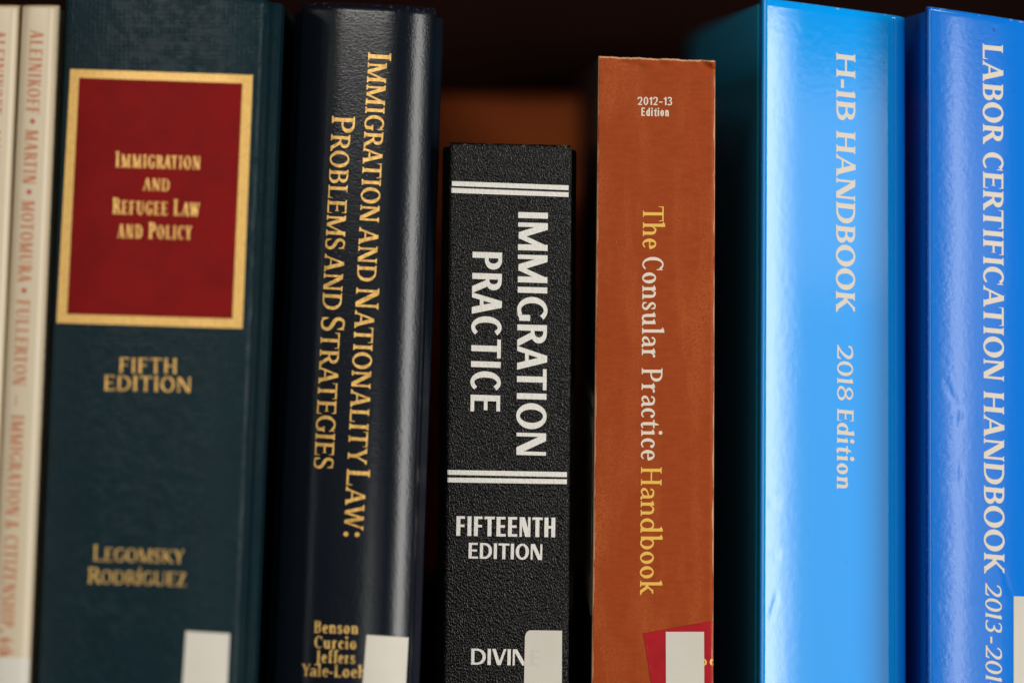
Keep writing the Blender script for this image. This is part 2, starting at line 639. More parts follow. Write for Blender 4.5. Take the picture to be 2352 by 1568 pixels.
        g.foot(q, q + w, 1, -1)
        g.foot(x2, x2 + tn, 1, -1)
        g.stroke([(q + w / 2, .36), (q + w / 2 + .01, .22), (q + w * .5 + (x2 - q) * .2, .07), ((q + x2 + tn) / 2 + .02, t * .45 - OV), (x2 - (x2 - q) * .13, .09), (x2 + tn / 2, .25), (x2 + tn / 2, .36)],
                 [w, w, (w + t) / 2, t, (t + tn) / 2, tn, tn])
    elif ch == 'J':
        W = .36 * X + q
        x = W - q - w
        g.rect(x, 0.1, x + w, 1)
        g.foot(x, x + w, 1, -1)
        g.stroke([(x + w / 2, .15), (x + w * .45, -.02), (x - .06, -.17), (x - .18, -.19)], [w, w * .9, t * 1.2, t * 1.6])
    elif ch == 'Z':
        W = 0.66 * X
        g.rect(0.03, 1 - t, W, 1)
        g.rect(0, 0, W, t)
        g.diag(w * .62, 0, W - w * .62, 1, w * 1.2)
        if not san:
            beak(g, W, 0, .27, F)
            a = q * .62
            g.poly([(0.03, 1), (.03 + a * 1.5, 1), (.03 + a * .35, .76), (.03, .76)])
    elif ch == '&':
        W = .86 * X
        g.stroke([(.98 * W, .40), (.82 * W, .28), (.62 * W, .08), (.38 * W, -.005 + t * .5), (.13 * W, .1), (.1 * W, .3), (.28 * W, .48), (.5 * W, .6), (.6 * W, .78), (.48 * W, .97 - t * .3), (.32 * W, .92), (.28 * W, .74), (.45 * W, .45), (.72 * W, .13), (.98 * W, t * .4)],
                 [t, t, t, t, w * .9, w, t * 1.1, t, w * .8, t, w * .7, w * .9, w, w, t])
    elif ch in '-\u2013\u2014':
        W = {'-': .30, '\u2013': .5, '\u2014': .9}[ch] * max(X, .8)
        th = max(t * 1.15, .075) if ch != '-' or san else w * .62
        y = .32 if ch != '\u2014' else .36
        g.rect(0, y - th / 2, W, y + th / 2)
        if san:
            g.pos.clear()
            g.rect(0, .38 - t * .5, W, .38 + t * .5)
    elif ch in '.:,':
        r = max(w * .62, .07)
        W = 2 * r
        g.poly(ell(r, r - OV, r, r, 0, 360, 20)[:-1])
        if ch == ':':
            g.poly(ell(r, .58, r, r, 0, 360, 20)[:-1])
        if ch == ',':
            g.stroke([(r * 1.4, r * .9), (r * 1.5, -.06), (r * .6, -.2)], [r, r * .7, .02])
    elif ch == '\u2022':
        W = .34
        g.poly(ell(.17, .42, .17, .17, 0, 360, 24)[:-1])
        lb = rb = .02
    elif ch in '0123456789':
        if ch == '0':
            W = .58 * X + w * .3
            g.ring(W / 2, .5, W / 2, .5 + OV, w=w * 1.0)
        elif ch == '1':
            W = w + 2 * q + (.14 if san else .03)
            x = W - w if san else q + .015
            g.stem(x, t=None)
            if san:
                g.poly([(x, 1), (x - .02, .9), (x - .16, .82), (x - .16, .70), (x + .02, .74)])
            else:
                g.poly([(x + w, 1.02), (x + w, .8), (x, .84), (x - q * 1.1, .87), (x - q * 1.15, .91)])
        elif ch == '2':
            W = .56 * X + w * .2
            g.stroke([(.06 * W, .72), (.14 * W, .88), (.42 * W, 1.0 - t * .45), (.76 * W, .90), (.85 * W, .70), (.70 * W, .46), (.42 * W, .22), (.1 * W, .045)],
                     [t * 1.3 if not san else w, t * 1.2 if not san else w * .85, t, w * .85, w, w * .8, t * 1.4 if not san else w * .7, t * 1.1])
            g.rect(0.02 * W, 0, W * .96, max(t, .1) if not san else t)
            if not san:
                g.poly([(.96 * W, 0), (1.02 * W, .24), (.97 * W, .24), (.82 * W, .1)])
        elif ch == '3':
            W = .54 * X + w * .2
            g.stroke([(.1 * W, .82), (.25 * W, .95), (.5 * W, 1 - t * .4), (.76 * W, .88), (.78 * W, .70), (.6 * W, .56), (.36 * W, .52)],
                     [t * 1.2, t, t, w * .85, w * .9, w * .5, t])
            g.stroke([(.36 * W, .52), (.66 * W, .50), (.86 * W, .30), (.74 * W, .09), (.42 * W, t * .4), (.16 * W, .06), (.06 * W, .14)],
                     [t, w * .6, w * 1.0, w * .8, t, t * 1.2, t * 1.6])
        elif ch == '4':
            W = .62 * X + w * .1
            x = W * .60
            g.stem(x, 0, 1, t=None)
            g.rect(0, .24, W, .24 + t * 1.15)
            g.diag(t * .7, .25, x + w * .4, 1.0, t * 1.4)
        elif ch == '6':
            W = .58 * X + w * .2
            g.ring(W / 2, .31, W / 2, .31 + OV, w=w * .95)
            g.stroke([(w * .5, .3), (.16 * W, .58), (.45 * W, .86), (.88 * W, 1.0)], [w, w * .95, w * .6, t * .9])
        elif ch == '8':
            W = .58 * X + w * .2
            g.ring(W / 2, .27, W / 2, .27 + OV, w=w * .85)
            g.ring(W / 2, .76, W * .42, .24 + OV, w=w * .75)
        else:
            W = .5
    # ---------------------------------------------------------------- lower case
    else:
        xh, asc = F.xh, F.asc
        fl = not san

        def arch(x0, x1):
            """shoulder from the stem at x0 (right edge) into the stem with left edge x1"""
            g.stroke([(x0 - .02, xh - .20), (x0 + .05, xh - .10), (x0 + (x1 - x0) * .55, xh - t * .40), (x1 + w * .30, xh - .10), (x1 + w / 2, xh - .25)],
                     [t * .7, t * .9, t * 1.25, w * .85, w])
            g.rect(x1, 0, x1 + w, xh - .22)

        if ch in 'nhu':
            W = .54 * X + 2 * q + w * .25
            x2 = W - q - w
            if ch == 'u':
                W -= q * .3
                x2 = W - q - w
                g.rect(q, .2, q + w, xh)
                g.flag(q, xh)
                g.rect(x2, 0, x2 + w, xh)
                g.flag(x2, xh)
                g.stroke([(q + w / 2, .24), (q + w * .7, .08), (q + w + (x2 - q - w) * .45, t * .45 - .01), (x2 - .03, .09), (x2 + .02, .2)],
                         [w, w * .85, t * 1.25, t * .9, t * .7])
                g.foot(x2, x2 + w, 0, 1, 0, 1)
            else:
                g.stem(q, 0, xh if ch == 'n' else asc, t=None)
                g.flag(q, xh if ch == 'n' else asc) if fl else None
                arch(q + w, x2)
                g.foot(x2, x2 + w, 0, 1)
        elif ch in 'il':
            W = w + 2 * q
            g.stem(q, 0, xh if ch == 'i' else asc, t=None)
            if fl:
                g.flag(q, xh if ch == 'i' else asc)
            if ch == 'i':
                r = w * .62
                if san:
                    g.rect(q, .84, q + w, 1.0)
                else:
                    g.poly(ell(q + w / 2 - .01, .93, r, r, 0, 360, 20)[:-1])
        elif ch == 'r':
            W = .36 * X + q * 1.4 + w * .25
            g.stem(q, 0, xh, t=None, b=(1, 1.2))
            g.flag(q, xh) if fl else None
            g.stroke([(q + w - .02, xh - .22), (q + w + .04, xh - .1), (W - w * .75, xh - t * .55), (W - w * .38, xh - .09)], [t * .7, t, t * 1.3, w * .75])
        elif ch == 't':
            W = .36 * X + w * .4
            x = W * .28
            g.rect(x, .12, x + w, xh)
            g.poly([(x, xh - t), (x + w, xh - t), (x + w, xh + .2), (x + w * .7, xh + .2)])
            g.rect(0, xh - t * 1.05, W, xh)
            g.stroke([(x + w / 2, .16), (x + w * .62, .05), (x + w * 1.15, t * .45 - .01), (W, .075)], [w, w * .85, t * 1.2, t * .8])
            rb *= .6
        elif ch == 'f':
            W = .36 * X + w * .4
            x = W * .22 + q * .5
            g.rect(x, 0, x + w, .85)
            g.foot(x, x + w, 0, 1)
            g.rect(x - q, xh - t * 1.05, W, xh)
            g.stroke([(x + w / 2, .8), (x + w * .6, .96), (x + w * 1.3, asc - t * .5), (W + .06, asc - .09)], [w, w * .85, t * 1.2, w * .6])
            rb *= .3
        elif ch == 'k':
            W = .56 * X + 2 * q
            g.stem(q, 0, asc, t=None)
            g.flag(q, asc) if fl else None
            g.diag(q + w * .85, .26, W - q - t - .03, xh, t * 1.6)
            g.foot(W - q - t * 1.7 - .03, W - q - t * .3 - .03, xh, -1, .8, .7)
            g.diag(W - q - w * .45, 0, q + w * 1.3, .40, w * 1.2)
            g.foot(W - q - w, W - q, 0, 1, .5, .9)
            rb *= .4
        elif ch == 'o':
            W = .55 * X + w * .3
            g.ring(W / 2, xh / 2, W / 2, xh / 2 + OV, t=t * 1.1, stress=.1 if fl else 0)
        elif ch in 'bd':
            W = .58 * X + w * .3 + q
            bw = W - q * (1 if ch == 'b' else .8)
            if ch == 'b':
                g.rect(q, .02, q + w, asc)
                g.flag(q, asc) if fl else None
                cx = q + bw / 2
                g.ring(cx, xh / 2, bw / 2, xh / 2 + OV, t=t * 1.1)
            else:
                x2 = bw - w
                g.rect(x2, 0, x2 + w, asc)
                g.flag(x2, asc) if fl else None
                g.foot(x2, x2 + w, 0, 1, 0, .9)
                g.ring(bw / 2, xh / 2, bw / 2, xh / 2 + OV, t=t * 1.1)
        elif ch == 'c':
            W = .48 * X + w * .2
            cx = W * .56
            g.arc(cx, xh / 2, cx, xh / 2 + OV, 50, 315, t=t * 1.1, end=t * .8)
            g.poly(ell(W - w * .55, xh - .13, w * .52, w * .52, 0, 360, 16)[:-1])
            rb *= .6
        elif ch == 'e':
            W = .50 * X + w * .2
            cx = W * .52
            g.arc(cx, xh / 2, cx, xh / 2 + OV, 0, 318, t=t * 1.1, end=t * .8)
            ye = xh * .53
            g.rect(w * .7, ye - t * .55, W - w * .35, ye + t * .4)
            rb *= .6
        elif ch == 's':
            W = .42 * X + w * .2
            p = [(.84, .77), (.68, .93), (.46, .965), (.22, .87), (.2, .70), (.38, .57), (.62, .46), (.84, .32), (.80, .13), (.52, .035), (.26, .07), (.1, .24)]
            ww = [t, t, t, w * .65, w * .8, w * .9, w * .9, w * .8, w * .7, t, t, t]
            g.stroke([(x * W, y * xh) for x, y in p], ww)
            if fl:
                g.poly([(.78 * W, .68 * xh), (.88 * W, .68 * xh), (.88 * W, xh * .99), (.72 * W, .93 * xh)])
                g.poly([(.16 * W, .33 * xh), (.05 * W, .33 * xh), (.05 * W, .01 * xh), (.22 * W, .08 * xh)])
        elif ch == 'a':
            W = .48 * X + w * .3 + q * .5
            x2 = W - w - q * .6
            g.stroke([(.12 * W, xh - .17), (.2 * W, xh - .06), (.42 * W, xh - t * .4), (x2 + w * .3, xh - .09), (x2 + w / 2, xh - .24)], [w * .7, t, t * 1.2, w * .85, w])
            g.rect(x2, .06, x2 + w, xh - .2)
            g.stroke([(x2 + w / 2, .12), (x2 + w * .7, .03), (W + .02, .03)], [w, w * .6, t])
            g.stroke([(x2 + w * .3, xh * .58), (.42 * W, xh * .52), (.17 * W, xh * .38), (.13 * W, xh * .2), (.26 * W, .045), (.45 * W, .05), (x2 + .02, .14)],
                     [t, t, w * .7, w * .95, t * 1.4, t, t * .8])
            rb *= .5
        else:
            W = .3
    return g.pos, lb, W + rb, W


def wind(poly, x, y):
    n = 0
    px, py = poly[-1]
    for qx, qy in poly:
        if py <= y:
            if qy > y and (qx - px) * (y - py) - (x - px) * (qy - py) > 0:
                n += 1
        elif qy <= y and (qx - px) * (y - py) - (x - px) * (qy - py) < 0:
            n -= 1
        px, py = qx, qy
    return n


def triangulate(pieces):
    """union of the outlines (minus each one's own hole) as one flat triangle mesh, cut into small cells"""
    vs, es = [], []

    def add(p):
        n0 = len(vs)
        q = [p[0]]
        for a in p[1:]:
            if math.hypot(a[0] - q[-1][0], a[1] - q[-1][1]) > 1e-4:
                q.append(a)
        vs.extend(Vector(a) for a in q)
        es.extend((n0 + i, n0 + (i + 1) % len(q)) for i in range(len(q)))

    for o, h in pieces:
        add(o)
        if h:
            add(h)
    xs = [v.x for v in vs]
    ys = [v.y for v in vs]
    x0, x1, y0, y1 = min(xs), max(xs), min(ys), max(ys)
    st = 0.2
    y = math.floor(y0 / st) * st + 0.0917
    while y < y1:
        n0 = len(vs)
        vs.extend((Vector((x0 - .01, y)), Vector((x1 + .01, y))))
        es.append((n0, n0 + 1))
        y += st
    x = x0 + 0.0713
    while x < x1:
        n0 = len(vs)
        vs.extend((Vector((x, y0 - .01)), Vector((x, y1 + .01))))
        es.append((n0, n0 + 1))
        x += 0.3
    r = delaunay_2d_cdt(vs, es, [], 0, 1e-5)
    P, T = r[0], r[2]
    keep = []
    for f in T:
        cx = sum(P[i].x for i in f) / 3
        cy = sum(P[i].y for i in f) / 3
        for o, h in pieces:
            if wind(o, cx, cy) and not (h and wind(h, cx, cy)):
                keep.append(f)
                break
    used = sorted({i for f in keep for i in f})
    mp = {i: k for k, i in enumerate(used)}
    return [(P[i].x, P[i].y) for i in used], [tuple(mp[i] for i in f) for f in keep]


KERN = {'AT': -.1, 'TA': -.09, 'AW': -.09, 'WA': -.09, 'AV': -.1, 'VA': -.1, 'LY': -.1, 'LT': -.09, 'PA': -.09, 'AY': -.1, 'YA': -.1,
        'RT': -.03, 'RA': -.02, 'LA': .0, 'KY': -.02, 'Th': -.04, 'OA': -.02, 'FA': -.08, 'FT': -.0, 'Ya': -.12, 'KO': -.03, 'Pr': -.01}


def compose(F, s, caps=False):
    """caps: lower-case letters become small capitals. Gives [(glyph char, x, scale)] and the length"""
    out, x, prev = [], 0.0, ''
    first = True
    for c in s:
        if c == ' ':
            x += 0.26 + F.track
            prev = ''
            continue
        k, ch, acc = 1.0, c, False
        if ch in '\u00cd\u00ed':
            ch = 'I' if ch == '\u00cd' else 'i'
            acc = True
        if caps and ch.islower():
            k, ch = F.sc, ch.upper()
        pcs, lb, adv, W = glyph(F, ch)
        x += KERN.get(prev + ch, 0.0) * k
        x += (0 if first else lb * k)
        out.append((ch, x, k))
        if acc:
            out.append(('acute', x + (W / 2) * k, k))
        x += adv * k + F.track
        last = adv - W
        first = False
        prev = ch
    return out, x - F.track - last * k


def lettering(F, s, length, caps=False, fit=(0.45, 1.6), slant=0.0):
    """flat mesh of the words; cap height 1, run length = length (in cap heights)"""
    lo, hi = fit
    for _ in range(26):
        F.xs = (lo + hi) / 2
        if compose(F, s, caps)[1] > length:
            hi = F.xs
        else:
            lo = F.xs
    run, L = compose(F, s, caps)
    f = length / L
    V, T = [], []
    for ch, x, k in run:
        key = (ch, round(F.xs, 4))
        if key not in F.cache:
            if ch == 'acute':
                F.cache[key] = triangulate([([(-.05, 1.07), (.03, 1.07), (.16, 1.27), (.02, 1.27)], None)])
            else:
                F.cache[key] = triangulate(glyph(F, ch)[0])
        v, t_ = F.cache[key]
        n0 = len(V)
        V += [((x + a * k) * f + slant * b * k, b * k) for a, b in v]
        T += [tuple(i + n0 for i in q) for q in t_]
    return V, T


# ------------------------------------------------------------------ books

SHELF_Z = -0.226
GROUP = 'law books standing in a row on the shelf'


class Book:
    """A book described by the edges of its spine. The spine is a height field in y over (x, z)."""

    def __init__(b, name, label, le, re, top, y0, kz=0.0, kx=0.0, profile=None, depth=0.18, kd=0.0, cat='book'):
        b.y0, b.kz, b.kx = y0, kz, kx
        b.profile = profile or (lambda d, e, W: 0.0)
        b.depth, b.kd = depth, kd
        b.dents = []
        b.dent_k = 1.0
        # spine edges as lines in space
        b.L0, b.L1 = b.plane(*le[0]), b.plane(*le[1])
        b.R0, b.R1 = b.plane(*re[0]), b.plane(*re[1])
        b.zl, b.zr = b.plane(*top[0])[2], b.plane(*top[1])[2]
        cx = (b.xl(SHELF_Z) + b.xr(SHELF_Z)) / 2
        b.root = empty(name, (cx, b.Yp(cx, SHELF_Z), SHELF_Z), label, cat, GROUP)

    def Yp(b, x, z):
        return b.y0 + b.kz * z + b.kx * x

    def plane(b, px, py):
        y = b.y0
        for _ in range(12):
            k = (y + CD) / CD * S
            x, z = (px - 1176) * k, (EYE - py) * k
            y = b.Yp(x, z)
        return (x, y, z)

    def xl(b, z):
        (x0, _, z0), (x1, _, z1) = b.L0, b.L1
        return x0 + (x1 - x0) * (z - z0) / (z1 - z0)

    def xr(b, z):
        (x0, _, z0), (x1, _, z1) = b.R0, b.R1
        return x0 + (x1 - x0) * (z - z0) / (z1 - z0)

    def Y(b, x, z):
        l, r = b.xl(z), b.xr(z)
        W = r - l
        d = min(max(x - l, 0.0), W)
        y = b.Yp(x, z) + b.profile(d, W - d, W)
        for (ax, az, bx, bz, h, wd) in b.dents:          # creases
            vx, vz = bx - ax, bz - az
            t_ = max(0.0, min(1.0, ((x - ax) * vx + (z - az) * vz) / (vx * vx + vz * vz)))
            dd = math.hypot(x - ax - vx * t_, z - az - vz * t_)
            if dd < 3 * wd:
                y += h * math.exp(-(dd / wd) ** 2) * math.sin(math.pi * (0.15 + 0.7 * t_))
        return y

    def on(b, px, py):
        """point of the curved spine behind a photo position -> (x, z)"""
        x, y, z = b.plane(px, py)
        for _ in range(10):
            k = (y + CD) / CD * S
            x, z = (px - 1176) * k, (EYE - py) * k
            y = b.Y(x, z)
        return x, z

    def dent(b, p0, p1, h, wd):
        (x0, z0), (x1, z1) = b.on(*p0), b.on(*p1)
        b.dents.append((x0, z0, x1, z1, h * b.dent_k, wd * 1.3))

    # ---- parts
    def spine(b, m, nu=44, nz=90, lip=0.0008, th=0.0022, edge_w=0.0010, rag=0.0, label=None):
        # denser columns near both edges
        us = [0.5 - 0.5 * math.cos(math.pi * i / nu) for i in range(nu + 1)]
        us = [0.55 * u + 0.45 * i / nu for i, u in enumerate(us)]
        ex = [.004, .010, .02, .035]
        us = sorted(set(us + ex + [1 - e for e in ex]))
        n = len(us)
        rows = [(i / nz, 0.0) for i in range(nz + 1)]
        V, E = [], []
        for v, _ in rows:
            for u in us:
                zt = b.zl + (b.zr - b.zl) * u - lip
                if rag:
                    zt += rag * (math.sin(u * 23) + 0.6 * math.sin(u * 57 + 1) + .5 * math.sin(u * 131)) * (0.3 + u * (1 - u))
                z = SHELF_Z + v * (zt - SHELF_Z)
                x = b.xl(z) + (b.xr(z) - b.xl(z)) * u
                V.append((x, b.Y(x, z), z))
                W = b.xr(z) - b.xl(z)
                e = max(math.exp(-min(u, 1 - u) * W / edge_w), math.exp(-(zt + lip - z) / edge_w))
                E.append(e)
        for k in range(1, 6):                          # rounded head
            a = math.pi / 2 * k / 5
            for j, u in enumerate(us):
                x, y, z = V[nz * n + j]
                V.append((x, y + lip * (1 - math.cos(a)), z + lip * math.sin(a)))
                E.append(1.0)
        nr = nz + 6
        nf = len(V)
        for r in range(nr):                            # back of the spine board
            for j in range(n):
                x, y, z = V[r * n + j]
                yb = b.Yp(x, z) + b.drop(z) + th
                V.append((x, max(yb, y + 0.0008), z))
                E.append(E[r * n + j])
        F_ = []
        for r in range(nr - 1):
            for j in range(n - 1):
                a = r * n + j
                F_.append((a, a + 1, a + n + 1, a + n))
                F_.append((nf + a, nf + a + n, nf + a + n + 1, nf + a + 1))
            for j in (0, n - 1):
                a = r * n + j
                F_.append((a, a + n, nf + a + n, nf + a) if j == 0 else (a, nf + a, nf + a + n, a + n))
        for r in (0, nr - 1):
            for j in range(n - 1):
                a = r * n + j
                F_.append((a, nf + a, nf + a + 1, a + 1) if r == 0 else (a, a + 1, nf + a + 1, nf + a))
        o = obj('spine', V, F_, m, b.root, b.root, smooth=True, edge=E, label=label)
        fix_normals(o)
        return o

    def drop(b, z):
        W = b.xr(z) - b.xl(z)
        return max(b.profile(0.0, W, W), b.profile(W, 0.0, W))

    def cover(b, side, outer, th, m, name, dz=0.0, bevel=0.0006, label=None):
        """outer: [(outward, back)] measured from the spine edge; lofted from the shelf to the top"""
        pts = list(outer)
        last = pts[-1]
        pts[-1] = (last[0], b.depth)
        inner = [(o - th, max(bk, 0.0016)) for o, bk in pts]
        prof = pts + inner[::-1]
        V = []
        nz = 8
        for i in range(nz + 1):
            zt = (b.zl if side < 0 else b.zr) - dz
            z = SHELF_Z + (zt - SHELF_Z) * i / nz
            x0 = b.xl(z) if side < 0 else b.xr(z)
            W = b.xr(z) - b.xl(z)
            ye = b.Yp(x0, z) + (b.profile(0, W, W) if side < 0 else b.profile(W, 0, W))
            for o, bk in prof:
                V.append((x0 + side * o + b.kd * bk, ye + bk, z))
        n = len(prof)
        F_ = []
        for i in range(nz):
            for j in range(n):
                a, c = i * n + j, i * n + (j + 1) % n
                F_.append((a, c, c + n, a + n))
        F_.append(tuple(range(n))[::-1])
        F_.append(tuple(nz * n + j for j in range(n)))
        o = obj(name, V, F_, m, b.root, b.root, label=label, bevel=bevel,
                edge=[0.0] * len(V))
        fix_normals(o)
        return o

    def pages(b, inset, top, front=0.006):
        V = []
        for z in (SHELF_Z + top, min(b.zl, b.zr) - top):
            l, r = b.xl(z) + inset, b.xr(z) - inset
            y = b.Yp((l + r) / 2, z) + b.drop(z) + front
            y2 = y + b.depth - front - 0.006
            for yy in (y, y2):
                for x in (l, r):
                    V.append((x + b.kd * (yy - b.Yp(x, z)), yy, z))
        f = [(0, 2, 3, 1), (4, 5, 7, 6), (0, 1, 5, 4), (2, 6, 7, 3), (0, 4, 6, 2), (1, 3, 7, 5)]
        o = obj('page_block', V, f, M['paper'], b.root, b.root)
        fix_normals(o)
        return o

    def text(b, name, F, s, p0, p1, cap, m, caps=False, lift=0.00004, slant=0.0, parent=None, label=None, sk=None):
        """p0,p1: ends of the base line, cap: cap height in photo px; sk = direction of the cap rise (dx,dy)"""
        return b.texts(name, F, [(s, p0, p1, cap)], m, caps, lift, slant, parent, label, sk)

    def texts(b, name, F, items, m, caps=False, lift=0.00004, slant=0.0, parent=None, label=None, sk=None):
        V, T = [], []
        for s, p0, p1, cap in items:
            dx, dy = p1[0] - p0[0], p1[1] - p0[1]
            Lp = math.hypot(dx, dy)
            up = (dy / Lp, -dx / Lp)
            if sk:
                up = (up[0] + sk * dx / Lp, up[1] + sk * dy / Lp)
            gv, gt = lettering(F, s, Lp / cap, caps, slant=slant)
            n0 = len(V)
            for gx, gy in gv:
                px = p0[0] + dx / Lp * gx * cap + up[0] * gy * cap
                py = p0[1] + dy / Lp * gx * cap + up[1] * gy * cap
                x, z = b.on(px, py)
                V.append((x, b.Y(x, z) - lift, z))
            T += [tuple(i + n0 for i in t_) for t_ in gt]
        o = obj(name, V, T, m, parent or b.root, b.root, smooth=True, label=label)
        bm = bmesh.new()
        bm.from_mesh(o.data)
        for f in bm.faces:
            if f.normal.y > 0:
                f.normal_flip()
        bm.to_mesh(o.data)
        bm.free()
        return o

    def patch(b, name, quad, m, lift=0.00003, th=0.00008, nu=24, nv=24, parent=None, label=None, hole=None, round_c=None, zmin=None):
        """a sheet stuck to the spine; quad = photo positions TL, TR, BR, BL; given a real thickness"""
        V, E = [], []

        def P(u, v, q):
            x = (q[0][0] * (1 - u) + q[1][0] * u) * (1 - v) + (q[3][0] * (1 - u) + q[2][0] * u) * v
            y = (q[0][1] * (1 - u) + q[1][1] * u) * (1 - v) + (q[3][1] * (1 - u) + q[2][1] * u) * v
            return x, y

        F_ = []
        if hole:                                        # a frame: ring of quads between two outlines
            rim_o, rim_i = [], []
            for k in range(4):
                for i in range(nu):
                    t_ = i / nu
                    for q, rim in ((quad, rim_o), (hole, rim_i)):
                        a, c = q[k], q[(k + 1) % 4]
                        rim.append((a[0] + (c[0] - a[0]) * t_, a[1] + (c[1] - a[1]) * t_))
            n = len(rim_o)
            for lay in (lift + th, lift):
                for rim in (rim_o, rim_i):
                    for p in rim:
                        x, z = b.on(*p)
                        V.append((x, b.Y(x, z) - lay, z))
            for i in range(n):
                j = (i + 1) % n
                F_ += [(i, j, n + j, n + i), (2 * n + i, 3 * n + i, 3 * n + j, 2 * n + j),
                       (i, 2 * n + i, 2 * n + j, j), (n + i, n + j, 3 * n + j, 3 * n + i)]
            E = [0.0] * len(V)
        else:
            for lay in (lift + th, lift):
                for iv in range(nv + 1):
                    for iu in range(nu + 1):
                        u, v = iu / nu, iv / nv
                        px, py = P(u, v, quad)
                        if round_c:                     # rounded upper-left corner
                            r = round_c
                            hx, hy = px - quad[0][0], py - quad[0][1]
                            if hx < r:
                                py = max(py, quad[0][1] + r - math.sqrt(max(0, r * r - (r - hx) ** 2)))
                        x, z = b.on(px, py)
                        V.append((x, b.Y(x, z) - lay, z))
                        E.append(1.0 if iu in (0, nu) or iv in (0, nv) else 0.0)
            n = nu + 1
            nf = n * (nv + 1)
            for iv in range(nv):
                for iu in range(nu):
                    a = iv * n + iu
                    F_.append((a, a + n, a + n + 1, a + 1))
                    F_.append((nf + a, nf + a + 1, nf + a + n + 1, nf + a + n))
            for iv in range(nv):
                for iu in (0, nu):
                    a = iv * n + iu
                    F_.append((a, nf + a, nf + a + n, a + n) if iu == 0 else (a, a + n, nf + a + n, nf + a))
            for iu in range(nu):
                for iv in (0, nv):
                    a = iv * n + iu
                    F_.append((a, a + 1, nf + a + 1, nf + a) if iv == 0 else (a, nf + a, nf + a + 1, a + 1))
        o = obj(name, V, F_, m, parent or b.root, b.root, label=label, edge=E)
        fix_normals(o)
        return o


def flat(rl, rr, c=0.0, pw=2.0, tilt=0.0):
    """flat spine: corner radii left/right, crown c"""

    def f(d, e, W):
        y = 0.0
        if d < rl:
            y += rl - math.sqrt(max(0.0, rl * rl - (rl - d) ** 2))
        if e < rr:
            y += rr - math.sqrt(max(0.0, rr * rr - (rr - e) ** 2))
        k = abs((d - e) / W)
        y += c * k ** pw
        if tilt:
            y += tilt * (d / W) ** 2
        return y
    return f


# ---- fonts
def serif(w, t, **k):
    return Font(w=w, t=t, **k)


# ================================================================== setting: the bookcase
case = empty('bookcase', (0, 0.20, SHELF_Z), 'dark reddish brown wooden bookcase holding the row of law books', 'bookcase')
TOPZ = 0.122
for nm, args, bv in (('shelf_board', (-0.40, 0.40, -0.075, 0.198, SHELF_Z - 0.022, SHELF_Z - 0.0002), 0.001),
                     ('shelf_board', (-0.40, 0.40, -0.060, 0.198, TOPZ, TOPZ + 0.022), 0.001),
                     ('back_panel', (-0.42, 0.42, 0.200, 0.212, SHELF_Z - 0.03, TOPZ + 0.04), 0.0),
                     ('lit_band_rail', (-0.40, 0.40, 0.190, 0.1998, SHELF_Z + 0.10, 0.0186), 0.002),  # added rail; its lighter wood and top edge shape the lit band
                     ('side_panel', (-0.42, -0.402, -0.078, 0.198, SHELF_Z - 0.03, TOPZ + 0.04), 0.001),
                     ('side_panel', (0.402, 0.42, -0.078, 0.198, SHELF_Z - 0.03, TOPZ + 0.04), 0.001)):
    v, f = box(*args)
    obj(nm, v, f, M['shaded_wood'] if nm == 'back_panel' else M['wood'], case, case, bevel=bv)

# ================================================================== cream paperbacks
KD = -0.04
YC, KC = -0.025, 0.12
cream_cover = [(0.0, 0.0), (0.0, 0.004), (0.0, 0.15)]


def cream_book(label, dx, names):
    b = Book('paperback_book', label, ((47 + dx, 15), (-25 + dx, 1568)), ((130 + dx, 20), (65 + dx, 1568)), ((47 + dx, 12), (130 + dx, 12)),
             YC, KC, profile=flat(0.0022, 0.0022, 0.0004, 2), depth=0.165, kd=KD)
    b.spine(M['cream'], nu=24, nz=40, lip=0.0010)
    b.cover(-1, [(-0.0002, 0.0003), (-0.0002, 0.1)], 0.0006, M['cream'], 'back_cover', dz=0.0006, bevel=0)
    b.cover(1, [(-0.0002, 0.0003), (-0.0002, 0.1)], 0.0006, M['cream'], 'front_cover', dz=0.0006, bevel=0)
    b.pages(0.0012, 0.0004)
    fd = serif(0.20, 0.075, serif=0.05, h=0.04, br=0.03, track=0.01)

    def bx(y):
        return 70 - 72 * (y - 70) / 1440 + dx
    words = [('ALEINIKOFF', 68, 262), ('MARTIN', 298, 422), ('MOTOMURA', 460, 648), ('FULLERTON', 688, 884), ('\u2014', 905, 932),
             ('IMMIGRATION', 952, 1182), ('&', 1195, 1213), ('CITIZENSHIP,', 1228, 1450), ('6th', 1463, 1506)]
    b.texts('title_lettering', fd, [(w_, (bx(a), a), (bx(c), c), 30 if w_ != '\u2014' else 26) for w_, a, c in words], M['cream_ink'])
    for y in (279, 441, 667):
        b.text('bullet_mark', fd, '\u2022', (bx(y) + 1, y - 6), (bx(y) + 1, y + 6), 34, M['cream_dot'])
    if names:
        b.patch('call_number_label', [(-22 + dx, 1508), (69 + dx, 1511), (62 + dx, 1700), (-31 + dx, 1697)], M['label'], nu=20, nv=16)
    return b


cream_a = cream_book('cream paperback with orange lettering, only its right strip in view at the far left', -87, False)
cream_b = cream_book('slim cream paperback with full orange title, squeezed against the teal hardcover', 0, True)

